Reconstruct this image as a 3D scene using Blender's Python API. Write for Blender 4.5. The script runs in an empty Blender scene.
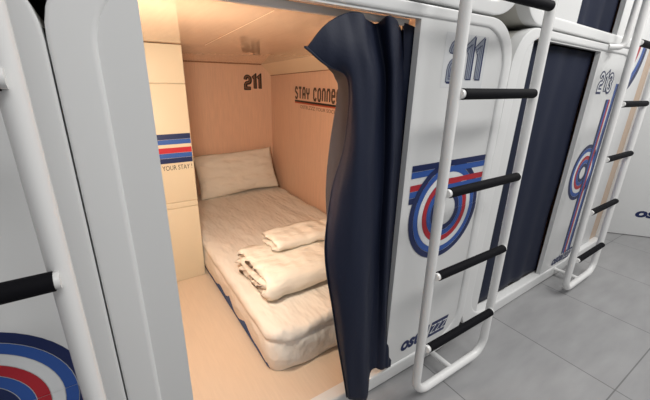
import bpy, bmesh, math, random
from mathutils import Vector, Matrix, noise
PI = math.pi
random.seed(7)
scn = bpy.context.scene
COL = scn.collection
scn.view_settings.view_transform = 'Standard'
scn.view_settings.look = 'None'

# ------------------------------------------------------------------ materials
def srgb(r, g, b):
    f = lambda c: ((c/255+.055)/1.055)**2.4 if c > 10 else c/255/12.92
    return (f(r), f(g), f(b), 1)

def mat(name, col, rough=.5, spec=.5, metal=0, bump=0, bscale=40, var=0, vscale=(1, 1, 1), coat=0, bdist=.01):
    m = bpy.data.materials.new(name); m.use_nodes = True
    nt = m.node_tree; b = nt.nodes['Principled BSDF']
    b.inputs['Base Color'].default_value = col
    b.inputs['Roughness'].default_value = rough
    b.inputs['Specular IOR Level'].default_value = spec
    b.inputs['Metallic'].default_value = metal
    b.inputs['Coat Weight'].default_value = coat
    if bump or var:
        tc = nt.nodes.new('ShaderNodeTexCoord'); mp = nt.nodes.new('ShaderNodeMapping')
        mp.inputs['Scale'].default_value = vscale
        nt.links.new(tc.outputs['Object'], mp.inputs['Vector'])
        nz = nt.nodes.new('ShaderNodeTexNoise'); nz.inputs['Scale'].default_value = bscale
        nz.inputs['Detail'].default_value = 2
        nt.links.new(mp.outputs['Vector'], nz.inputs['Vector'])
        if var:
            rp = nt.nodes.new('ShaderNodeValToRGB')
            c = col
            rp.color_ramp.elements[0].color = (c[0]*(1-var), c[1]*(1-var), c[2]*(1-var), 1)
            rp.color_ramp.elements[1].color = (min(1, c[0]*(1+var)), min(1, c[1]*(1+var)), min(1, c[2]*(1+var)), 1)
            rp.color_ramp.elements[0].position = .3; rp.color_ramp.elements[1].position = .7
            nt.links.new(nz.outputs['Fac'], rp.inputs['Fac'])
            nt.links.new(rp.outputs['Color'], b.inputs['Base Color'])
        if bump:
            bp = nt.nodes.new('ShaderNodeBump'); bp.inputs['Strength'].default_value = bump
            bp.inputs['Distance'].default_value = bdist
            nt.links.new(nz.outputs['Fac'], bp.inputs['Height'])
            nt.links.new(bp.outputs['Normal'], b.inputs['Normal'])
    return m

M = {}
M['white'] = mat('white_plastic', (.74, .745, .74, 1), .34, .5)
M['panel'] = mat('white_panel', (.70, .705, .70, 1), .3, .5)
M['shell'] = mat('shell_plastic', (.62, .61, .57, 1), .5, .4)
M['tube'] = mat('white_painted_steel', (.80, .80, .79, 1), .25, .5)
M['rubber'] = mat('black_rubber', (.004, .004, .006, 1), .7, .12, bump=.15, bscale=60, vscale=(1, 12, 12))
M['navy'] = mat('navy_print', srgb(18, 34, 82), .4)
M['blue'] = mat('blue_print', srgb(42, 84, 160), .4)
M['red'] = mat('red_print', srgb(176, 32, 46), .4)
M['offwhite'] = mat('white_print', srgb(225, 227, 228), .4)
M['greyprint'] = mat('grey_print', srgb(140, 146, 158), .4)
M['sticker'] = mat('clear_sticker', (.67, .68, .69, 1), .22)
M['black'] = mat('black_print', srgb(28, 24, 26), .5)
M['dimprint'] = mat('brown_print', srgb(120, 82, 62), .5)
M['wood'] = mat('wood_laminate', (.79, .515, .365, 1), .35, .45, var=.05, bscale=14, vscale=(9, 9, .5))
M['palewood'] = mat('pale_wood', (.58, .44, .33, 1), .4, .4)
M['woodceil'] = mat('wood_laminate_gloss', (.70, .51, .36, 1), .03, .9, var=.03, bscale=10, vscale=(6, .6, 6))
M['woodfloor'] = mat('wood_floor', (.70, .56, .43, 1), .4, .4, var=.025, bscale=12, vscale=(9, .7, 3))
M['locker'] = mat('locker_laminate', (.67, .58, .43, 1), .4, .4)
M['cream'] = mat('cream_seam', (.86, .68, .48, 1), .4)
M['dark'] = mat('painted_gap_shade', (.02, .02, .02, 1), .9, .1)  # near-black standing in for the shade inside the pod seam
M['sheet'] = mat('cream_sheet', (.80, .755, .69, 1), .85, .2, bump=.55, bscale=3.0, vscale=(6, 2.2, 4), bdist=.035)
M['duvet'] = mat('cream_duvet', (.81, .755, .67, 1), .85, .2, bump=.7, bscale=9, vscale=(1, 2, 2), bdist=.025)
M['pillow'] = mat('cream_pillowcase', (.80, .745, .66, 1), .85, .2, bump=.8, bscale=6, vscale=(1, 2, 2.4), bdist=.035)
M['bedblue'] = mat('blue_ticking', srgb(34, 78, 140), .7)
M['curtain'] = mat('navy_curtain', srgb(18, 26, 48), .62, .35, bump=.06, bscale=120)
M['lining'] = mat('grey_lining', srgb(44, 44, 51), .7, .3)
M['bluesatin'] = mat('blue_satin', srgb(36, 55, 98), .5, .4)
M['seam'] = mat('brown_seam', srgb(150, 100, 66), .6)
M['backdrop'] = mat('dark_backing', (.03, .03, .03, 1), .9, .1)

def tile_material():
    m = bpy.data.materials.new('grey_floor_tile'); m.use_nodes = True
    nt = m.node_tree; b = nt.nodes['Principled BSDF']; N = nt.nodes.new; L = nt.links.new
    tc = N('ShaderNodeTexCoord'); mp = N('ShaderNodeMapping')
    mp.inputs['Location'].default_value = (-1.10, .56, 0)
    L(tc.outputs['Object'], mp.inputs['Vector'])
    br = N('ShaderNodeTexBrick'); br.offset = 0; br.squash = 1
    br.inputs['Scale'].default_value = 1
    br.inputs['Brick Width'].default_value = .6; br.inputs['Row Height'].default_value = .6
    br.inputs['Mortar Size'].default_value = .0028; br.inputs['Mortar Smooth'].default_value = .2
    br.inputs['Color1'].default_value = (.86, .86, .86, 1); br.inputs['Color2'].default_value = (1, 1, 1, 1)
    br.inputs['Mortar'].default_value = (.42, .42, .42, 1)
    L(mp.outputs['Vector'], br.inputs['Vector'])
    mp2 = N('ShaderNodeMapping'); mp2.inputs['Scale'].default_value = (2.5, 9, 1)
    L(tc.outputs['Object'], mp2.inputs['Vector'])
    nz = N('ShaderNodeTexNoise'); nz.inputs['Scale'].default_value = 1.6; nz.inputs['Detail'].default_value = 6
    L(mp2.outputs['Vector'], nz.inputs['Vector'])
    rp = N('ShaderNodeValToRGB')
    rp.color_ramp.elements[0].position = .3; rp.color_ramp.elements[1].position = .72
    rp.color_ramp.elements[0].color = (.315, .315, .32, 1); rp.color_ramp.elements[1].color = (.38, .38, .385, 1)
    L(nz.outputs['Fac'], rp.inputs['Fac'])
    mx = N('ShaderNodeMix'); mx.data_type = 'RGBA'; mx.blend_type = 'MULTIPLY'; mx.inputs['Factor'].default_value = 1
    L(rp.outputs['Color'], mx.inputs['A']); L(br.outputs['Color'], mx.inputs['B'])
    L(mx.outputs['Result'], b.inputs['Base Color'])
    b.inputs['Roughness'].default_value = .36
    return m
M['tile'] = tile_material()

# ------------------------------------------------------------------ helpers
def empty(name, loc=(0, 0, 0), rot=(0, 0, 0)):
    o = bpy.data.objects.new(name, None); COL.objects.link(o)
    o.location = loc; o.rotation_euler = rot; o.empty_display_size = .05
    return o

def tag(o, label, cat, group=None):
    o['label'] = label; o['category'] = cat
    if group: o['group'] = group
    return o

def struct(o):
    o['kind'] = 'structure'; return o

def link(name, bm, mats, parent=None, smooth=None):
    me = bpy.data.meshes.new(name); bm.to_mesh(me); bm.free()
    for m in (mats if isinstance(mats, (list, tuple)) else [mats]): me.materials.append(m)
    if smooth is not None:
        for p in me.polygons: p.use_smooth = True
        if smooth < 180: me.set_sharp_from_angle(angle=math.radians(smooth))
    o = bpy.data.objects.new(name, me); COL.objects.link(o)
    if parent: o.parent = parent
    return o

def box(bm, x0, x1, y0, y1, z0, z1, bev=0, mi=0):
    vs = [bm.verts.new((x, y, z)) for x in (x0, x1) for y in (y0, y1) for z in (z0, z1)]
    idx = [(0, 1, 3, 2), (4, 6, 7, 5), (0, 4, 5, 1), (2, 3, 7, 6), (0, 2, 6, 4), (1, 5, 7, 3)]
    fs = [bm.faces.new([vs[i] for i in f]) for f in idx]
    for f in fs: f.material_index = mi
    if bev:
        es = list({e for f in fs for e in f.edges})
        bmesh.ops.bevel(bm, geom=es, offset=bev, segments=3, profile=.5, affect='EDGES')

def quad(bm, pts, mi=0):
    f = bm.faces.new([bm.verts.new(p) for p in pts]); f.material_index = mi; return f

def tube(bm, path, r, seg=14, cap=True):
    path = [Vector(p) for p in path]; rings = []
    up = Vector((0, 1, 0))
    t0 = (path[1]-path[0]).normalized()
    if abs(t0.dot(up)) > .9: up = Vector((1, 0, 0))
    n = (up - t0*up.dot(t0)).normalized()
    for i, p in enumerate(path):
        t = (path[min(i+1, len(path)-1)]-path[max(i-1, 0)]).normalized()
        n = (n - t*n.dot(t)).normalized(); b = t.cross(n)
        rings.append([bm.verts.new(p+(n*math.cos(2*PI*k/seg)+b*math.sin(2*PI*k/seg))*r) for k in range(seg)])
    for a, c in zip(rings, rings[1:]):
        for k in range(seg):
            bm.faces.new((a[k], a[(k+1) % seg], c[(k+1) % seg], c[k]))
    if cap:
        bm.faces.new(rings[0][::-1]); bm.faces.new(rings[-1])

def fillet(pts, r, n=8):
    pts = [Vector(p) for p in pts]; out = [pts[0]]
    for a, b, c in zip(pts, pts[1:], pts[2:]):
        u = (a-b).normalized(); v = (c-b).normalized(); ang = u.angle(v)
        d = r/math.tan(ang/2); p0 = b+u*d; p1 = b+v*d
        ctr = b+(u+v).normalized()*(r/math.sin(ang/2))
        e0 = p0-ctr; e1 = p1-ctr; tot = e0.angle(e1)
        for k in range(n+1):
            f = k/n
            out.append(ctr+(e0*math.sin((1-f)*tot)+e1*math.sin(f*tot))/math.sin(tot))
    out.append(pts[-1]); return out

def rrect(x0, x1, z0, z1, rt, rb=None, n=10):
    rb = rt if rb is None else rb; P = []
    for cx, cz, r, a0 in ((x1-rb, z0+rb, rb, -PI/2), (x1-rt, z1-rt, rt, 0), (x0+rt, z1-rt, rt, PI/2), (x0+rb, z0+rb, rb, PI)):
        for k in range(n+1):
            a = a0+PI/2*k/n; P.append((cx+r*math.cos(a), cz+r*math.sin(a)))
    return P

def bridge(bm, loops, mi=0):
    L = [[bm.verts.new(p) for p in lp] for lp in loops]; n = len(L[0])
    for a, b in zip(L, L[1:]):
        for k in range(n):
            f = bm.faces.new((a[k], a[(k+1) % n], b[(k+1) % n], b[k])); f.material_index = mi
    return L

def place(P, plane, off):
    """map (u,v) of a printed design onto a plane: returns 3d point"""
    return [plane(u, v, off) for u, v in P]

FRONT = lambda y0: (lambda u, v, o: (u, y0-o, v))
def SIDE(x0): return lambda u, v, o: (x0-o, -u, v)          # right wall, u runs towards the corridor

def stroke(bm, path, w, plane, off, mi=0):
    path = [Vector((p[0], p[1])) for p in path]; L = []; R = []
    for i, p in enumerate(path):
        d0 = (p-path[i-1]).normalized() if i else (path[1]-p).normalized()
        d1 = (path[i+1]-p).normalized() if i < len(path)-1 else d0
        t = (d0+d1).normalized() if (d0+d1).length > 1e-4 else d0
        nn = Vector((-t.y, t.x)); s = w/2/max(.45, abs(nn.dot(Vector((-d0.y, d0.x)))))
        L.append(p+nn*s); R.append(p-nn*s)
    for i in range(len(path)-1):
        f = quad(bm, [plane(*R[i], off), plane(*R[i+1], off), plane(*L[i+1], off), plane(*L[i], off)], mi)

def arc(cx, cz, r, a0, a1, n=10, sx=1):
    return [(cx+sx*r*math.cos(math.radians(a0+(a1-a0)*k/n)), cz+r*math.sin(math.radians(a0+(a1-a0)*k/n))) for k in range(n+1)]

DIG = {
 '1': [[(.06, .78), (.26, .93), (.26, .07)]],
 '2': [arc(.31, .71, .20, 185, 0, 8)+[(.51, .60), (.45, .50)]+arc(.31, .27, .20, 75, 180, 5)+[(.11, .09), (.53, .09)]],
 '3': [arc(.30, .70, .20, 170, -80, 9)+arc(.30, .29, .20, 80, -170, 9)],
}
ADV = {'1': .42, '2': .66, '3': .66}
def digits(name, s, x, z, h, plane, mats, parent, wfac=1.0, fat=.24, three=True):
    """retro inline numerals: dark drop, grey face, thin dark inlines"""
    bm = bmesh.new(); cx = x; ds = 0
    for ch in s:
        for st in DIG[ch]:
            P = [(cx+u*h*wfac, z+v*h) for u, v in st]
            Q = [(a+h*.045, b-h*.03) for a, b in P]
            stroke(bm, Q, h*fat*1.15, plane, .0008+ds, 0)
            stroke(bm, P, h*fat*1.12, plane, .0011+ds, 0)
            if three == 2:
                stroke(bm, P, h*fat*.45, plane, .0014+ds, 1)
            elif three:
                stroke(bm, P, h*fat*.92, plane, .0014+ds, 1)
                for k in (-1, 1):
                    O = []
                    for i, p in enumerate(P):
                        a = P[max(i-1, 0)]; b = P[min(i+1, len(P)-1)]
                        t = Vector((b[0]-a[0], b[1]-a[1])).normalized()
                        O.append((p[0]-t.y*k*h*fat*.17, p[1]+t.x*k*h*fat*.17))
                    stroke(bm, O, h*.022, plane, .0017+ds, 0)
        cx += ADV[ch]*h*wfac; ds += .0004
    return link(name, bm, mats, parent)

def text(name, s, size, loc, rot, m, parent, width=None, shear=0, bold=0, height=None, spacing=1):
    cu = bpy.data.curves.new(name, 'FONT'); cu.body = s; cu.size = size; cu.shear = shear
    cu.offset = bold; cu.space_character = spacing; cu.resolution_u = 3
    t = bpy.data.objects.new(name+'_tmp', cu); COL.objects.link(t)
    dg = bpy.context.evaluated_depsgraph_get(); dg.update()
    me = bpy.data.meshes.new_from_object(t.evaluated_get(dg))
    bpy.data.objects.remove(t)
    xs = [v.co.x for v in me.vertices]; ys = [v.co.y for v in me.vertices]
    x0, x1, y0, y1 = min(xs), max(xs), min(ys), max(ys)
    sx = width/(x1-x0) if width else 1
    sy = height/(y1-y0) if height else (sx if width else 1)
    for v in me.vertices:
        v.co.x = (v.co.x-x0)*sx; v.co.y = (v.co.y-y0)*sy
    me.materials.clear(); me.materials.append(m)
    o = bpy.data.objects.new(name, me); COL.objects.link(o)
    o.location = loc; o.rotation_euler = rot
    if parent: o.parent = parent
    return o
FR = (PI/2, 0, 0); SR = (PI/2, 0, -PI/2)

def emblem(name, cx, cz, R, rot, ext0, ext1, plane, parent, stagger=0, w=None, over=.0018, start=0):
    """six bands run straight and loop once: navy, blue, white, red, blue, navy"""
    w = w or R*.118
    seq = [0, 1, 2, 3, 1, 0]; bm = bmesh.new()
    c, s = math.cos(rot), math.sin(rot)
    T = lambda u, v: (cx+u*c-v*s, cz+u*s+v*c)
    for i, mi in enumerate(seq):
        r1 = R-i*w; r0 = r1-w*.94
        e0 = ext0+(start if i >= 2 else 0); e1 = ext1+(stagger if i >= 2 else 0)
        if mi != 2:
            quad(bm, [plane(*T(a, b), .0012) for a, b in ((e0, r0), (e1, r0), (e1, r1), (e0, r1))], mi)
        for a0, a1, off in ((90, 360, over), (0, 90, .0007)):
            n = 40 if a1 == 360 else 14
            for k in range(n):
                p = math.radians(a0+(a1-a0)*k/n); q = math.radians(a0+(a1-a0)*(k+1)/n)
                pts = [(r0*math.cos(p), r0*math.sin(p)), (r1*math.cos(p), r1*math.sin(p)), (r1*math.cos(q), r1*math.sin(q)), (r0*math.cos(q), r0*math.sin(q))]
                quad(bm, [plane(*T(a, b), off) for a, b in pts], mi)
    bmesh.ops.recalc_face_normals(bm, faces=bm.faces)
    return link(name, bm, [M['navy'], M['blue'], M['offwhite'], M['red']], parent)

def hotel_lettering(x, z, w, h, y0, parent):
    lw = w*.60
    t = text('lettering', 'ostel', .1, (x, y0-.001, z), FR, M['navy'], parent, width=lw, height=h, shear=.22, bold=.0045)
    bm = bmesh.new(); pl = FRONT(y0)
    bx0 = x+w*.60; bx1 = x+w
    quad(bm, [pl(bx0-.006, z-h*.04, .001), pl(bx1-.012, z-h*.04, .001), pl(bx1+.012, z+h*1.02, .001), pl(bx0+.014, z+h*1.02, .001)], 0)
    zw = (bx1-bx0)*.30
    for k in range(3):
        a = bx0+.008+k*zw*1.05; b = a+zw*.8; lo = z+h*.22; hi = z+h*.76; sl = .008
        for st in ([(a+sl, hi), (b+sl, hi), (a, lo), (b, lo)],):
            stroke(bm, st, h*.075, pl, .0016, 1)
    link('lettering_badge', bm, [M['navy'], M['offwhite']], parent)
    return t

# ------------------------------------------------------------------ capsule pod (local frame: x along the front, y into the bunk)
X0, X1 = -.040, 1.378; RX0, RX1 = .032, 1.326
def pod(loc, yaw, roll, label, z0, z1, rz0, rz1, xl, xr, zt, name='capsule_pod', upper=False, shell_y=2.15):
    root = empty(name, loc, (0, roll, yaw))
    tag(root, label, 'capsule bed', 'sleeping capsule fronts along the corridor')
    ro, ri = .16, .14
    prof_o = [(0, .05), (0, .004), (.0012, .0012), (.004, .0001), (.007, 0)]
    prof_i = [(.012, 0), (.009, .0002), (.004, .0018), (.0008, .005), (0, .008), (0, .05)]
    loops = []
    for d, y in prof_o:
        loops.append([(x, y, z) for x, z in rrect(X0+d, X1-d, z0+d, z1-d, ro-d)])
    for d, y in prof_i:
        loops.append([(x, y, z) for x, z in rrect(RX0-d, RX1+d, rz0-d, rz1+d, ri+d)])
    bm = bmesh.new(); L = bridge(bm, loops); n = len(L[0])
    for k in range(n): bm.faces.new((L[-1][k], L[-1][(k+1) % n], L[0][(k+1) % n], L[0][k]))
    bmesh.ops.recalc_face_normals(bm, faces=bm.faces)
    link('front_frame', bm, M['white'], root, 35)
    # recessed face: left strip, header, right panel
    def ztop(x):
        d = min(x-RX0, RX1-x)+.002
        return rz1+.002 if d >= ri else rz1+.002-ri+math.sqrt(max(0, ri*ri-(ri-d)**2))
    def zbot(x):
        d = min(x-RX0, RX1-x)+.002
        return rz0-.002 if d >= ri else rz0-.002+ri-math.sqrt(max(0, ri*ri-(ri-d)**2))
    def cols(x0, x1, n, lo, hi, jamb):
        bm = bmesh.new(); yf, yb = .0065, .030; prev = None
        for k in range(n+1):
            x = x0+(x1-x0)*k/n; a, b = lo(x), hi(x)
            cur = [bm.verts.new((x, yf, a)), bm.verts.new((x, yf, b)), bm.verts.new((x, yb, b)), bm.verts.new((x, yb, a))]
            if prev:
                for i in range(4):
                    bm.faces.new((prev[i], prev[(i+1) % 4], cur[(i+1) % 4], cur[i]))
            else: bm.faces.new(cur)
            prev = cur
        bm.faces.new(prev)
        bmesh.ops.remove_doubles(bm, verts=bm.verts, dist=1e-5)
        bmesh.ops.recalc_face_normals(bm, faces=bm.faces)
        return bm
    link('side_strip', cols(RX0-.0015, xl, 14, zbot, ztop, 1), M['panel'], root, 30)
    link('header', cols(xl, xr, 24, lambda x: zt, lambda x: max(zt+.002, ztop(x)), 1), M['panel'], root, 30)
    link('side_panel', cols(xr, RX1+.0015, 24, zbot, ztop, 0), M['panel'], root, 30)
    if upper and rz0 < 2:
        pass
    # shell behind the frame
    bm = bmesh.new(); d = .006
    L = bridge(bm, [[(x, y, z) for x, z in rrect(X0+d+1.15*yaw*y, X1-d, z0+(.03 if not upper else d), z1-d, ro-.02, .05 if not upper else ro-.02)] for y in (.0485, .4, shell_y)])
    bm.faces.new(L[-1])
    bmesh.ops.recalc_face_normals(bm, faces=bm.faces)
    link('shell', bm, M['shell'], root, 40)
    return root

GAPZ = 1.462
LOW = dict(z0=.014, z1=1.458, rz0=.082, rz1=1.424, zt=1.419)
UP = dict(z0=1.466, z1=2.9, rz0=1.512, rz1=2.84, zt=2.8)
T213 = ((1.425, .012, 0), .03, .012)
T209 = ((-1.4205, 0, 0), 0, 0)
p211 = pod((0, 0, 0), 0, 0, 'white capsule pod numbered 211 with navy curtain pulled aside and a lit bunk', xl=.108, xr=.864, **LOW)
p213 = pod(*T213, 'white capsule pod numbered 213 with its navy curtain drawn shut', xl=.108, xr=.835, **LOW)
p209 = pod(*T209, 'pale grey capsule pod at far left with a striped ring behind a ladder', xl=.108, xr=.864, **LOW)
u212 = pod((0, 0, 0), 0, 0, 'upper white capsule pod above pod 211 with only its rounded bottom corner showing', xl=.45, xr=.98, upper=True, **UP)
u214 = pod(*T213, 'upper white capsule pod above pod 213 with a navy curtain', xl=.46, xr=.985, upper=True, **UP)
u210 = pod(*T209, 'upper capsule pod above the far left grey pod', xl=.45, xr=.98, upper=True, **UP)

# prints on the fronts
YP = .0065
bm = bmesh.new(); pl = FRONT(YP)
quad(bm, [pl(.985, 1.225, .0005), pl(1.215, 1.225, .0005), pl(1.215, 1.395, .0005), pl(.985, 1.395, .0005)])
link('number_plate', bm, M['sticker'], p211)
digits('number_print', '211', 1.008, 1.246, .128, FRONT(YP), [M['navy'], M['greyprint']], p211, wfac=.98, fat=.21)
emblem('striped_emblem', 1.112, .762, .205, 0, -.215, .222, FRONT(YP), p211)
hotel_lettering(.952, .128, .30, .072, YP, p211)
digits('number_print', '213', .915, 1.216, .110, FRONT(YP), [M['navy'], M['offwhite']], p213, wfac=1.12, fat=.23, three=2)
emblem('striped_emblem', 1.066, .738, .178, -PI/2, -.53, .58, FRONT(YP), p213, over=.0007, start=.09, w=.0235)
hotel_lettering(.985, .10, .30, .068, YP, p213)
emblem('striped_emblem', 1.425-.31, .585, .205, 0, -.225, .0, FRONT(YP), p209)

# simple bunk interiors behind the drawn curtains
def inner_box(root, z0, z1, x0=.10, x1=1.34, y0=.065, y1=2.1):
    bm = bmesh.new()
    box(bm, x0, x1, y0, y1, z0, z1)
    bm.faces.ensure_lookup_table()
    for f in list(bm.faces):
        if all(abs(v.co.y-y0) < 1e-5 for v in f.verts): bm.faces.remove(f)
    bmesh.ops.reverse_faces(bm, faces=bm.faces)
    return link('bunk_lining', bm, M['wood'], root)
inner_box(p213, .082, 1.40)
inner_box(u214, 1.515, 2.78)
inner_box(u212, 1.53, 2.78)
inner_box(p209, .082, 1.40)
inner_box(u210, 1.53, 2.78)

# ------------------------------------------------------------------ corridor floor, backing
bm = bmesh.new(); quad(bm, [(-2.2, -2.2, 0), (6.5, -2.2, 0), (6.5, 2.6, 0), (-2.2, 2.6, 0)])
struct(link('floor', bm, M['tile']))
bm = bmesh.new(); box(bm, -2.2, 4.6, 2.3, 2.36, 0, 3.0)
struct(link('wall_back_of_pods', bm, M['backdrop']))

# ------------------------------------------------------------------ bunk 211 interior
IX0, IX1, IY0, IY1, IZ0 = .05, 1.362, .058, 2.12, .081
cz = lambda y: 1.385-.05*(y-1.14)
bm = bmesh.new(); quad(bm, [(IX0, IY0-.01, IZ0), (IX1, IY0-.01, IZ0), (IX1, IY1, IZ0), (IX0, IY1, IZ0)])
struct(link('floor_bunk', bm, M['woodfloor']))
bm = bmesh.new(); quad(bm, [(IX0, IY1, IZ0), (IX1, IY1, IZ0), (IX1, IY1, cz(IY1)-.085), (IX1-.085, IY1, cz(IY1)), (IX0, IY1, cz(IY1))])
wb = struct(link('wall_back', bm, M['wood']))
bm = bmesh.new(); quad(bm, [(IX1, IY1, IZ0), (IX1, IY0, IZ0), (IX1, IY0, cz(IY0)-.085), (IX1, IY1, cz(IY1)-.085)])
wr = struct(link('wall_right', bm, M['wood']))
bm = bmesh.new(); quad(bm, [(IX1, IY0, cz(IY0)-.085), (IX1-.085, IY0, cz(IY0)), (IX1-.085, IY1, cz(IY1)), (IX1, IY1, cz(IY1)-.085)])
struct(link('trim_1', bm, M['cream']))
bm = bmesh.new(); quad(bm, [(IX0, IY0, IZ0), (IX0, IY1, IZ0), (IX0, IY1, cz(IY1)), (IX0, IY0, cz(IY0))])
wl = struct(link('wall_left', bm, M['wood']))
bm = bmesh.new(); quad(bm, [(IX0, IY0, cz(IY0)), (IX0, IY1, cz(IY1)), (IX1-.085, IY1, cz(IY1)), (IX1-.085, IY0, cz(IY0))])
cl = struct(link('ceiling', bm, M['woodceil']))
bm = bmesh.new(); box(bm, -.047, -.0345, .056, .08, .03, 1.32)
struct(link('gap_shade_strip', bm, M['dark']))  # added filler in the pod seam, coloured dark to act as its shade
# thin joints
bm = bmesh.new()
def seam(bm, a, b, w, up):
    a = Vector(a); b = Vector(b); u = Vector(up); s = (b-a).normalized().cross(u).normalized()*w/2
    quad(bm, [a-s, b-s, b+s, a+s])
seam(bm, (IX0, IY1-.002, cz(IY1)-.002), (IX1-.085, IY1-.002, cz(IY1)-.002), .006, (0, 1, 0))
struct(link('trim_2', bm, M['seam'])); bm = bmesh.new()
seam(bm, (IX1-.002, IY1, cz(IY1)-.087), (IX1-.002, IY0, cz(IY0)-.087), .005, (1, 0, 0))
struct(link('trim_4', bm, M['seam']))
bm = bmesh.new()
seam(bm, (.498, .24, cz(.24)-.0015), (.538, 1.12, cz(1.12)-.0015), .004, (0, 0, 1))
struct(link('trim_3', bm, M['cream']))
digits('number_print', '211', 1.115, 1.135, .115, FRONT(IY1), [M['black'], M['dimprint']], wb, wfac=.92, fat=.20, three=2)
GL = {
 'S': [[(.9, .82), (.7, 1), (.3, 1), (.1, .82), (.1, .66), (.9, .40), (.9, .18), (.7, 0), (.3, 0), (.1, .18)]],
 'T': [[(0, 1), (1, 1)], [(.5, 1), (.5, 0)]],
 'A': [[(.1, 0), (.1, .8), (.3, 1), (.7, 1), (.9, .8), (.9, 0)], [(.1, .42), (.9, .42)]],
 'Y': [[(.1, 1), (.1, .6), (.5, .42), (.9, .6), (.9, 1)], [(.5, .42), (.5, 0)]],
 'C': [[(.9, .78), (.7, 1), (.3, 1), (.1, .8), (.1, .2), (.3, 0), (.7, 0), (.9, .22)]],
 'O': [[(.3, 1), (.7, 1), (.9, .8), (.9, .2), (.7, 0), (.3, 0), (.1, .2), (.1, .8), (.3, 1)]],
 'N': [[(.1, 0), (.1, .8), (.3, 1), (.7, 1), (.9, .8), (.9, 0)]],
 'E': [[(.9, .2), (.7, 0), (.3, 0), (.1, .2), (.1, .8), (.3, 1), (.7, 1), (.9, .8), (.9, .5), (.1, .5)]],
 'D': [[(.1, 0), (.1, 1), (.6, 1), (.9, .8), (.9, .2), (.6, 0), (.1, 0)]],
}
bm = bmesh.new(); u = -1.68; lw, lh, adv = .040, .078, .0575; k = 0
for ch in 'STAY CONNECTED':
    for st in GL.get(ch, []):
        P = [(u+a*lw, 1.090+b*lh) for a, b in st]
        k += 1
        stroke(bm, P, .0165, SIDE(IX1), .001+k*.00002, 0); stroke(bm, P, .0045, SIDE(IX1), .0018+k*.00002, 1)
    u += adv if ch != ' ' else .040
link('slogan_print', bm, [M['black'], M['dimprint']], wr)
bm = bmesh.new(); ps = SIDE(IX1)
quad(bm, [ps(-1.685, 1.062, .001), ps(-.88, 1.062, .001), ps(-.88, 1.076, .001), ps(-1.685, 1.076, .001)], 0)
quad(bm, [ps(-1.685, 1.052, .001), ps(-.88, 1.052, .001), ps(-.88, 1.062, .001), ps(-1.685, 1.062, .001)], 1)
link('slogan_rule', bm, [M['black'], mat('rust_print', srgb(190, 80, 50), .5)], wr)
text('small_print', 'OSTELZZZ YOUR SOCIAL ROOM', .05, (IX1-.0015, 1.60, 1.018), SR, M['dimprint'], wr, width=.66, height=.024)

# storage cabinet standing at the head end, left of the bed
LX1, LY = .431, 1.15
cab = empty('storage_cabinet', (.245, LY, IZ0))
tag(cab, 'tall cream storage cabinet with red and blue stripes standing left of the bed', 'cabinet')
def cabpart(name, z0, z1, m, y0=0, y1=.02, ztf=None):
    bm = bmesh.new(); box(bm, .052-.245, LX1-.245, y0, y1, z0-IZ0, z1-IZ0, .003)
    return link(name, bm, m, cab, 35)
bm = bmesh.new(); box(bm, .052-.245, LX1-.002-.245, .012, IY1-LY-.004, 0, cz(IY1)-.004-IZ0)
link('carcass', bm, M['locker'], cab)
cabpart('top_panel', 1.2015, cz(LY)-.003, M['locker'])
ud = cabpart('door', .5745, 1.1985, M['locker'])
ld = cabpart('door', .082, .5385, M['locker'])
cabpart('rail', .5405, .5725, M['locker'])
bm = bmesh.new(); pc = lambda u, v, o: (u-.245, -o, v-IZ0)
for za, zb, mi in ((.923, .951, 0), (.897, .922, 1), (.851, .879, 2), (.825, .850, 1), (.797, .824, 0)):
    quad(bm, [pc(.06, za, .001), pc(LX1-.004, za, .001), pc(LX1-.004, zb, .001), pc(.06, zb, .001)], mi)
link('stripe_print', bm, [M['navy'], M['blue'], M['red']], ud)
text('slogan_print', 'ENJOY YOUR STAY !', .05, (.188-.245, -.0015, .751-IZ0), FR, M['black'], ud, width=.232, height=.034)

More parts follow.
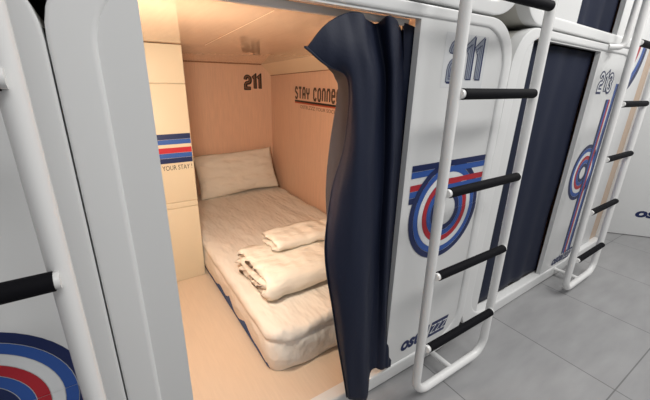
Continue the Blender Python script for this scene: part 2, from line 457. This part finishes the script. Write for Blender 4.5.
# ------------------------------------------------------------------ bed
bed = empty('mattress', (.90, 1.15, IZ0))
tag(bed, 'single mattress in a cream fitted sheet on the wooden bunk floor', 'mattress')
BX0, BX1, BY0, BY1, BT = .438, 1.350, .205, 2.085, .293
def nz3(p, s, seed=0): return noise.noise(Vector((p[0]*s[0]+seed, p[1]*s[1]-seed*.7, p[2]*s[2]+seed*1.3)))
def sheet_mesh():
    bm = bmesh.new()
    # cross-profile rings (inset, z) from bottom edge to top centre
    prof = [(.018, .082), (.008, .10), (.002, .14), (0, .18), (.001, .215), (.006, .232), (.008, .240), (.001, .252), (0, .266), (.006, .281), (.018, .291), (.04, BT)]
    loops = []; N = 26
    for d, z in prof:
        lp = []
        x0, x1, y0, y1, r = BX0+d, BX1-d, BY0+d, BY1-d, max(.012, .075-d)
        base = rrect(x0, x1, y0, y1, r, n=6)
        dense = []
        for i in range(len(base)):
            a = Vector(base[i]); b = Vector(base[(i+1) % len(base)]); L = (b-a).length; k = max(1, int(L/.03))
            if loops: k = KS[i]
            elif True: KS.append(k)
            for j in range(k): dense.append(a+(b-a)*j/k)
        for p in dense:
            zz = z; wx = nz3((p.x, p.y, z), (9, 9, 7), 3)*.012
            # the sheet is hitched up on the aisle side and shows the blue mattress
            if p.x < BX0+.03:
                t = min(1, max(0, (p.y-.30)/.35))*min(1, max(0, (1.9-p.y)/.4))
                if z < .2: zz = z+(.2-z)*.20*t
            sag = nz3((p.x, p.y, 0), (6, 6, 1), 9)*.011 if z > .2 else 0
            q = Vector((p.x, p.y, zz+sag))
            c = Vector((.89, 1.14, 0)); out = Vector((p.x-c.x, p.y-c.y, 0)).normalized()
            if z < .285: q += out*wx
            # diagonal pulls on the foot end
            if p.y < .3 and z < .26:
                q.y += .007*math.sin(p.x*30+z*55)
            lp.append(tuple(q))
        loops.append(lp)
    L = bridge(bm, loops)
    # top: grid patch approximated by concentric insets
    last = loops[-1]; c = Vector((.89, 1.14))
    more = []
    for f in [.08*k for k in range(1, 12)]:
        lp = []
        for p in last:
            x = p[0]+(c.x-p[0])*f; yv = p[1]+(c.y-p[1])*f
            lp.append((x, yv, BT))
        more.append(lp)
    prev = L[-1]
    for lp in more:
        cur = [bm.verts.new(p) for p in lp]; n = len(cur)
        for k in range(n): bm.faces.new((prev[k], prev[(k+1) % n], cur[(k+1) % n], cur[k]))
        prev = cur
    bm.faces.new(prev)
    for v in bm.verts:
        if v.co.z > .285:
            x, y = v.co.x, v.co.y
            w = .008*noise.noise(Vector((x*16+2*y, y*2.6, 1)))+.005*noise.noise(Vector((x*7-3*y, y*5, 4)))
            w += .007*max(0, math.sin((x-.9)*46/(1+.5*(y-1.0))+1.2*noise.noise(Vector((x*3, y*3, 0)))))*max(0, 1-abs(y-1.25)/.6)*max(0, 1-abs(x-1.0)/.35)
            v.co.z += w
    for v in bm.verts: v.co -= Vector((.90, 1.15, IZ0))
    bmesh.ops.recalc_face_normals(bm, faces=bm.faces)
    return bm
KS = []
bm = sheet_mesh()
fs = link('fitted_sheet', bm, M['sheet'], bed, 180)
fs['label'] = 'cream fitted sheet, wrinkled'
bm = bmesh.new(); box(bm, BX0+.006-.90, BX1-.02-.90, BY0+.05-1.15, BY1-.02-1.15, .0015, .16, .02)
mb = link('mattress_core', bm, M['bedblue'], bed, 40); mb['label'] = 'blue mattress edge below the sheet'

def pillow_mesh(w, h, t):
    bm = bmesh.new(); n, m = 44, 28
    sides = []
    for s in (1, -1):
        g = []
        for j in range(m+1):
            row = []
            for i in range(n+1):
                u = -1+2*i/n; v = -1+2*j/m
                e = (max(0, 1-abs(u)**3.2)**.55)*(max(0, 1-abs(v)**2.8)**.55)
                pinch = 1-.05*(1-abs(v)**2)*abs(u)**6
                pv = 1-.06*(1-abs(u)**2)*abs(v)**6
                x = u*w/2*pinch; z = v*h/2*pv
                wr = .012*noise.noise(Vector((x*5, z*22+3*x, 2)))+.010*noise.noise(Vector((x*12, z*11, 7)))
                wr += -.010*math.exp(-((z+.03+.05*x)/.016)**2)*(1-u*u)
                y = -s*(t/2*e)-(wr*min(1, e*1.5) if s > 0 else 0)
                row.append((x, y, z+.012*noise.noise(Vector((x*4, 1, z*3)))))
            g.append(row)
        sides.append(g)
    F = [[bm.verts.new(p) for p in r] for r in sides[0]]
    B = [[bm.verts.new(p) for p in r] for r in sides[1]]
    for j in range(m):
        for i in range(n):
            bm.faces.new((F[j][i], F[j][i+1], F[j+1][i+1], F[j+1][i]))
            bm.faces.new((B[j][i], B[j+1][i], B[j+1][i+1], B[j][i+1]))
    bmesh.ops.remove_doubles(bm, verts=bm.verts, dist=2e-4)
    bmesh.ops.recalc_face_normals(bm, faces=bm.faces)
    return bm
pil = link('pillow', pillow_mesh(.70, .36, .12), M['pillow'], None, 180)
pil.location = (.968, 1.985, .466); pil.rotation_euler = (math.radians(-24), math.radians(-1.5), math.radians(1))
tag(pil, 'cream pillow leaning upright against the back wall at the bed head', 'pillow')

def fold_mesh(paths, th, x0, x1, org, seed=0, ruf=.02, skew=0):
    bm = bmesh.new()
    for pi, path in enumerate(paths):
        pts = [Vector((a, b)) for a, b in path]
        # resample
        res = []
        for a, b in zip(pts, pts[1:]):
            k = max(1, int((b-a).length/.018))
            for j in range(k): res.append(a+(b-a)*j/k)
        res.append(pts[-1])
        for _ in range(2):
            res = [res[0]]+[(res[i-1]+res[i]*2+res[i+1])/4 for i in range(1, len(res)-1)]+[res[-1]]
        L = []; R = []
        for i, p in enumerate(res):
            t = (res[min(i+1, len(res)-1)]-res[max(i-1, 0)]).normalized(); nn = Vector((-t.y, t.x))
            f = math.sqrt(min(1, (min(i, len(res)-1-i)+.4)/2))
            L.append(p+nn*th/2*f); R.append(p-nn*th/2*f)
        prof = L+R[::-1]
        nx = 46; rings = []
        for k in range(nx+1):
            f = k/nx; edge = min(f, 1-f)*nx
            fl = 1 if edge >= 2 else (.35 if edge == 0 else .85)
            ring = []
            for i, (a, b) in enumerate(prof):
                j = i if i < len(res) else 2*len(res)-1-i
                cpt = res[j]; a2 = cpt.x+(a-cpt.x)*fl; b2 = cpt.y+(b-cpt.y)*fl
                endx = x0+ruf*noise.noise(Vector((j*.45+pi*9, seed, 0)))
                x = endx+(x1-endx)*f
                d = .014*noise.noise(Vector((x*7, a*5, b*5+seed)))+.012*noise.noise(Vector((x*20, a*9, b*9+seed)))
                d2 = .010*noise.noise(Vector((x*9+4, a*6, b*6+seed)))
                if f < .12: d2 += .022*(1-f/.12)*noise.noise(Vector((a*30, b*40, seed+5)))
                ring.append(bm.verts.new((x-org[0], a2+d2*.6+skew*(x-x0)-org[1], max(b2+d*.75, org[2]+.001)-org[2])))
            rings.append(ring)
        n = len(prof)
        for p, q in zip(rings, rings[1:]):
            for i in range(n): bm.faces.new((p[i], p[(i+1) % n], q[(i+1) % n], q[i]))
        bm.faces.new(rings[0]); bm.faces.new(rings[-1])
    bmesh.ops.recalc_face_normals(bm, faces=bm.faces)
    return bm
ZT = .297
org = (.78, .56, ZT)
dv = link('folded_duvet', fold_mesh([
    [(.76, .318), (.44, .316), (.400, .325), (.386, .352), (.394, .388), (.43, .408), (.60, .412), (.76, .40)],
    [(.75, .348), (.46, .346), (.438, .360), (.46, .376), (.74, .372)]], .030, .515, 1.08, org, 1, .06), M['duvet'], None, 180)
dv.location = org
tag(dv, 'thick folded cream duvet lying across the foot of the mattress', 'duvet')
org2 = (.82, .66, .42)
d2 = link('folded_sheet', fold_mesh([
    [(.76, .434), (.60, .434), (.572, .442), (.566, .458), (.585, .474), (.64, .477), (.76, .470)]], .021, .645, 1.06, org2, 8, .02), M['duvet'], None, 180)
d2.location = org2
tag(d2, 'smaller folded cream sheet resting on top of the thick folded duvet', 'bedding')

# ------------------------------------------------------------------ curtains
def catmull(P, t):
    n = len(P)-1; f = min(t*n, n-1e-6); i = int(f); u = f-i
    g = lambda k: P[max(0, min(n, k))]
    a, b, c, d = g(i-1), g(i), g(i+1), g(i+2)
    return (b*2+(c-a)*u+(a*2-b*5+c*4-d)*u*u+(-a+b*3-c*3+d)*u**3)*.5
def cloth_grid(rows, nu, nv, wr=.004, mi_fn=None, fold=lambda u, v: 0):
    """rows: lists of 3d points (top row first)"""
    rows = [[Vector(p) for p in r] for r in rows]
    cols = [[catmull(r, u/nu) for u in range(nu+1)] for r in rows]
    G = []
    for v in range(nv+1):
        G.append([catmull([c[u] for c in cols], v/nv) for u in range(nu+1)])
    bm = bmesh.new(); V = []
    for v, r in enumerate(G):
        line = []
        for u, p in enumerate(r):
            q = p.copy(); q.y += fold(u/nu, v/nv)+wr*noise.noise(Vector((p.x*26+p.z*2, p.z*4, p.y*8)))
            line.append(bm.verts.new(q))
        V.append(line)
    for v in range(nv):
        for u in range(nu):
            f = bm.faces.new((V[v][u], V[v+1][u], V[v+1][u+1], V[v][u+1]))
            if mi_fn: f.material_index = mi_fn(u/nu, v/nv)
    return bm
CURTAIN_ROWS = [
    [(0.583, 0.07, 1.295), (0.455, -0.02, 1.316), (0.455, -0.02, 1.316), (0.505, -0.02, 1.367), (0.572, -0.008, 1.4), (0.619, -0.008, 1.405), (0.722, 0.05, 1.396), (0.731, 0.0, 1.413), (0.841, 0.06, 1.391), (0.841, 0.05, 1.41), (0.887, 0.034, 1.396)],
    [(0.599, 0.07, 1.253), (0.515, -0.018, 1.278), (0.515, -0.018, 1.278), (0.542, -0.03, 1.309), (0.584, -0.03, 1.33), (0.635, -0.02, 1.334), (0.744, 0.045, 1.329), (0.746, 0.0, 1.337), (0.839, 0.05, 1.32), (0.85, 0.045, 1.329), (0.888, 0.034, 1.322)],
    [(0.622, 0.08, 1.209), (0.586, -0.01, 1.236), (0.586, -0.01, 1.236), (0.59, -0.03, 1.244), (0.616, -0.035, 1.245), (0.672, -0.02, 1.245), (0.765, 0.04, 1.24), (0.764, 0.0, 1.241), (0.838, 0.04, 1.235), (0.861, 0.04, 1.235), (0.891, 0.034, 1.232)],
    [(0.606, 0.09, 1.051), (0.589, 0.0, 1.068), (0.589, 0.0, 1.068), (0.591, -0.03, 1.072), (0.614, -0.045, 1.073), (0.681, -0.02, 1.063), (0.773, 0.035, 1.046), (0.783, 0.0, 1.051), (0.845, 0.03, 1.041), (0.88, 0.04, 1.037), (0.908, 0.034, 1.035)],
    [(0.59, 0.08, 0.875), (0.563, 0.02, 0.898), (0.563, 0.02, 0.898), (0.564, -0.03, 0.914), (0.611, -0.05, 0.912), (0.693, -0.02, 0.888), (0.78, 0.03, 0.857), (0.792, 0.0, 0.864), (0.857, 0.03, 0.843), (0.888, 0.04, 0.834), (0.908, 0.034, 0.833)],
    [(0.612, 0.06, 0.65), (0.541, 0.0, 0.708), (0.541, 0.0, 0.708), (0.558, -0.04, 0.723), (0.613, -0.055, 0.714), (0.695, -0.03, 0.678), (0.79, 0.03, 0.621), (0.805, 0.0, 0.631), (0.868, 0.03, 0.597), (0.895, 0.04, 0.585), (0.911, 0.034, 0.583)],
    [(0.656, 0.03, 0.387), (0.584, -0.01, 0.447), (0.584, -0.01, 0.447), (0.587, -0.05, 0.474), (0.635, -0.06, 0.459), (0.7, -0.04, 0.417), (0.792, 0.02, 0.349), (0.82, 0.0, 0.36), (0.87, 0.02, 0.325), (0.904, 0.035, 0.3), (0.927, 0.034, 0.291)],
    [(0.675, -0.01, 0.121), (0.628, -0.04, 0.118), (0.628, -0.04, 0.118), (0.631, -0.06, 0.12), (0.667, -0.065, 0.097), (0.721, -0.05, 0.074), (0.78, -0.005, 0.139), (0.813, -0.012, 0.125), (0.856, -0.01, 0.107), (0.878, 0.0, 0.092), (0.896, 0.005, 0.084)]]
cur = empty('navy_curtain', (.80, .02, 0)); cur.location = (.80, 0, .07)
tag(cur, 'navy curtain gathered to the right side of the open bunk doorway', 'curtain')
bm = cloth_grid(CURTAIN_ROWS, 120, 80, .006, lambda u, v: 1 if (u < .1 and .1 < v < .60) else 0,
                fold=lambda u, v: .0055*math.sin(u*2*PI*6.3+1.5*math.sin(v*3)+2*math.sin(u*9))*math.sin(min(1, max(0, (u-.14)/.8))*PI)*(.45+.55*v))
for v in bm.verts: v.co -= Vector((.80, 0, .07))
cc = link('curtain_cloth', bm, [M['curtain'], M['lining']], cur, 180)
sm = cc.modifiers.new('thickness', 'SOLIDIFY'); sm.thickness = .002; sm.offset = 0
bm = bmesh.new(); box(bm, .112, .862, .052, .066, 1.402, 1.422, .003)
trk = tag(link('curtain_track', bm, M['panel'], None, 30), 'white curtain track under the header of the open doorway', 'track')

def drawn_curtain(root_loc, rot, x0, x1, z0, z1, label, amp=.008, k=9, name='navy_curtain', right_edge=None, seed=0, y=.045):
    root = empty(name, root_loc, rot); tag(root, label, 'curtain')
    bm = bmesh.new(); nu, nv = 90, 40; V = []
    for j in range(nv+1):
        t = j/nv; line = []
        for i in range(nu+1):
            s = i/nu
            xr = x1+(right_edge(t) if right_edge else 0)
            x = x0+(xr-x0)*s; z = z1+(z0-z1)*t
            a = amp*(.6+.6*t)
            yy = y+a*math.sin(s*k*2*PI+1.2*noise.noise(Vector((s*3, t*1.5, seed))))+.007*noise.noise(Vector((x*5, z*2.2, seed)))
            if t == 1 or j > nv-3: z += .012*noise.noise(Vector((s*6, 0, seed)))*(j-nv+3)/3
            line.append(bm.verts.new((x, yy, z)))
        V.append(line)
    for j in range(nv):
        for i in range(nu):
            bm.faces.new((V[j][i], V[j+1][i], V[j+1][i+1], V[j][i+1]))
    o = link('curtain_cloth', bm, M['curtain'], root, 180)
    s = o.modifiers.new('thickness', 'SOLIDIFY'); s.thickness = .002; s.offset = 0
    return root
drawn_curtain(T213[0], (0, T213[2], T213[1]), .122, .862, .094, 1.414, 'navy curtain drawn across the closed doorway of pod 213', .0035, 4,
              right_edge=lambda t: -.004-.022*math.sin(.4+t*PI*1.9)**2, seed=3, y=.047)
drawn_curtain(T213[0], (0, T213[2], T213[1]), .45, .995, 1.505, 2.77, 'navy curtain of the upper bunk above pod 213', .005, 3, seed=5, y=.047)

# ------------------------------------------------------------------ ladders
def ladder(loc, rot, xl, xr, yt, yb, zb, rungs, label, ztop=2.6, ex=0, stubs=((1.14, .053),), r=.0175):
    root = empty('bunk_ladder', loc, rot)
    tag(root, label, 'ladder', 'white tube ladders to the upper bunks')
    yat = lambda z: yb+(yt-yb)*min(1.2, (z-zb)/1.4)
    path = fillet([(xl, yat(ztop), ztop), (xl, yat(zb), zb), (xr, yat(zb), zb), (xr, yat(ztop), ztop)], .075, 10)
    dense = [path[0]]
    for a, b in zip(path, path[1:]):
        k = max(1, int((b-a).length/.15))
        dense += [a+(b-a)*j/k for j in range(1, k+1)]
    bm = bmesh.new(); tube(bm, dense, r, 16)
    link('rail_frame', bm, M['tube'], root, 60)
    for z in rungs:
        y = yat(z)-.021
        rg = empty('rung', (0, 0, 0)); rg.parent = root
        a, b = xl+.010+ex, xr-.024+ex
        bm = bmesh.new(); tube(bm, [(a+.012, y, z), (b-.004, y, z)], .0165, 18); link('rubber_grip', bm, M['rubber'], rg, 50)['label'] = 'black rubber grip'
        for p, q in ((a, a+.013), (b-.005, b+.004)):
            bm = bmesh.new(); tube(bm, [(p, y, z), (q, y, z)], .0138, 16)
            link('end_cap', bm, M['tube'], rg, 50)['label'] = 'white end cap'
    for sx, sz in stubs:
        bm = bmesh.new(); tube(bm, [(sx, yat(sz)+.006, sz), (sx, .0, sz)], .0125, 14)
        link('wall_strut', bm, M['tube'], root, 50)
    return root
ladder((0, 0, 0), (0, 0, 0), .904, 1.360, -.100, -.132, .052, [1.490, 1.212, .905, .598, .286],
       'white tube ladder with black rungs in front of the panel numbered 211',
       stubs=((1.14, .055), (.904, 1.51), (1.360, 1.64), (.904, 2.4), (1.360, 2.4)))
ladder((-1.45, 0, 0), (0, 0, 0), .916, 1.366, -.135, -.135, .070, [1.54, 1.238, .932, .624, .31],
       'white tube ladder cropped at the left edge beside the striped ring', ex=.02, stubs=((1.14, .07), (1.364, 2.4), (.918, 2.4)))
ladder(T213[0], (0, T213[2], T213[1]), .826, 1.272, -.120, -.145, .055, [1.455, 1.165, .875, .570, .265],
       'white tube ladder farthest right in front of the panel numbered 213',
       stubs=((1.06, .058), (.826, 2.4), (1.272, 2.4)), r=.0185)
# far right: hooked grab tube of the upper pod
bm = bmesh.new(); tube(bm, fillet([(.90, .004, 1.447), (.965, -.045, 1.447), (.955, -.055, 1.95)], .03), .015, 12)
gt = link('grab_tube', bm, M['tube'], None, 50); gt.location = T213[0]; gt.rotation_euler = (0, T213[2], T213[1])
tag(gt, 'bent white grab tube beside the upper navy curtain near the far right ladder', 'handrail')

# ------------------------------------------------------------------ beyond pod 213: recessed end bay and angled end wall
bay = empty('end_bay', T213[0], (0, T213[2], T213[1]))
tag(bay, 'narrow white end bay with wood strip and striped arcs behind the far right ladder', 'capsule bed')
bm = bmesh.new(); box(bm, 1.392, 1.68, .02, .05, .10, 2.9, .004); link('white_panel', bm, M['white'], bay, 30)
bm = bmesh.new(); box(bm, 1.68, 1.845, .03, .06, .10, 2.9, .004); link('wood_strip', bm, M['palewood'], bay, 30)
bm = bmesh.new(); box(bm, 1.845, 1.95, .0, .06, .02, 2.9, .008); link('jamb', bm, M['white'], bay, 30)
bm = bmesh.new(); box(bm, 1.392, 1.84, -.012, .06, .02, .10, .008); link('sill', bm, M['white'], bay, 30)
bm = bmesh.new(); pl = FRONT(.02)
for i, mi in enumerate([0, 1, 2, 3, 1, 0]):
    r1 = .30-i*.043; r0 = r1-.041
    for k in range(24):
        p = math.radians(290+68*k/24); q = math.radians(290+68*(k+1)/24)
        pts = [(1.32+r*math.cos(t), 1.50+r*math.sin(t)) for r, t in ((r0, p), (r1, p), (r1, q), (r0, q))]
        if all(1.394 < a < 1.678 for a, b in pts): quad(bm, [pl(a, b, .001) for a, b in pts], mi)
link('striped_emblem', bm, [M['navy'], M['blue'], M['offwhite'], M['red']], bay)

E0 = Vector((3.70, .10, 0)); E1 = Vector((4.35, -.66, 0))
ang = math.atan2(E1.y-E0.y, E1.x-E0.x)
ew = empty('end_wall_panel', E0, (0, 0, ang))
tag(ew, 'plain white wall panel at far right end lettered in navy near the floor', 'panel')
bm = bmesh.new(); box(bm, -.16, 1.1, 0, .05, .004, 2.9, .006); link('panel_face', bm, M['white'], ew, 30)
hotel_lettering(.115, .175, .52, .085, 0, ew)

# ------------------------------------------------------------------ lights
def area(name, loc, rot, size, sy, power, col):
    l = bpy.data.lights.new(name, 'AREA'); l.shape = 'RECTANGLE'; l.size = size; l.size_y = sy; l.energy = power; l.color = col
    o = bpy.data.objects.new(name, l); COL.objects.link(o); o.location = loc; o.rotation_euler = rot
    return o
def aim(o, t):
    o.rotation_euler = (Vector(t)-o.location).to_track_quat('-Z', 'Y').to_euler()
# bunk lamp: a warm strip light on the inside of the front, hidden behind the left strip
bl = empty('bunk_lamp', (.078, .05, 1.12))
tag(bl, 'warm strip lamp on the inner side of the narrow left strip of the open bunk', 'lamp')
bm = bmesh.new(); box(bm, -.02, .02, 0, .012, -.16, .16, .004)
lm = bpy.data.materials.new('warm_diffuser'); lm.use_nodes = True
b = lm.node_tree.nodes['Principled BSDF']; b.inputs['Emission Color'].default_value = (1, .78, .5, 1); b.inputs['Emission Strength'].default_value = 2
link('diffuser', bm, lm, bl, 30)
a = area('bunk_light', (.09, .085, 1.12), (0, 0, 0), .30, .06, 19, (1, .87, .71)); aim(a, (.33, 1.3, .72))
# corridor ceiling lights
c1 = area('corridor_light', (2.4, -1.15, 2.75), (0, 0, 0), 2.2, .5, 56, (1, .98, .95)); aim(c1, (2.0, -.5, 0))
c2 = area('corridor_light_near', (.3, -1.5, 2.75), (0, 0, 0), 1.2, .5, 15, (1, .995, .985)); aim(c2, (.5, -.3, 0))

w = bpy.data.worlds.new('corridor_ambient'); scn.world = w; w.use_nodes = True
w.node_tree.nodes['Background'].inputs['Color'].default_value = (.83, .83, .84, 1)
w.node_tree.nodes['Background'].inputs['Strength'].default_value = .36

# ------------------------------------------------------------------ camera
cam = bpy.data.cameras.new('camera'); co = bpy.data.objects.new('camera', cam); COL.objects.link(co)
R = [(0.832978, -0.167209, 0.527436), (-0.552763, -0.293704, 0.779866), (0.024509, -0.941158, -0.337076)]
m = Matrix(((R[0][0], -R[0][1], -R[0][2], 0), (R[1][0], -R[1][1], -R[1][2], -.785956), (R[2][0], -R[2][1], -R[2][2], 1.25), (0, 0, 0, 1)))
co.matrix_world = m
cam.sensor_width = 36; cam.lens = 343.824/650*36; cam.clip_start = .01
scn.camera = co
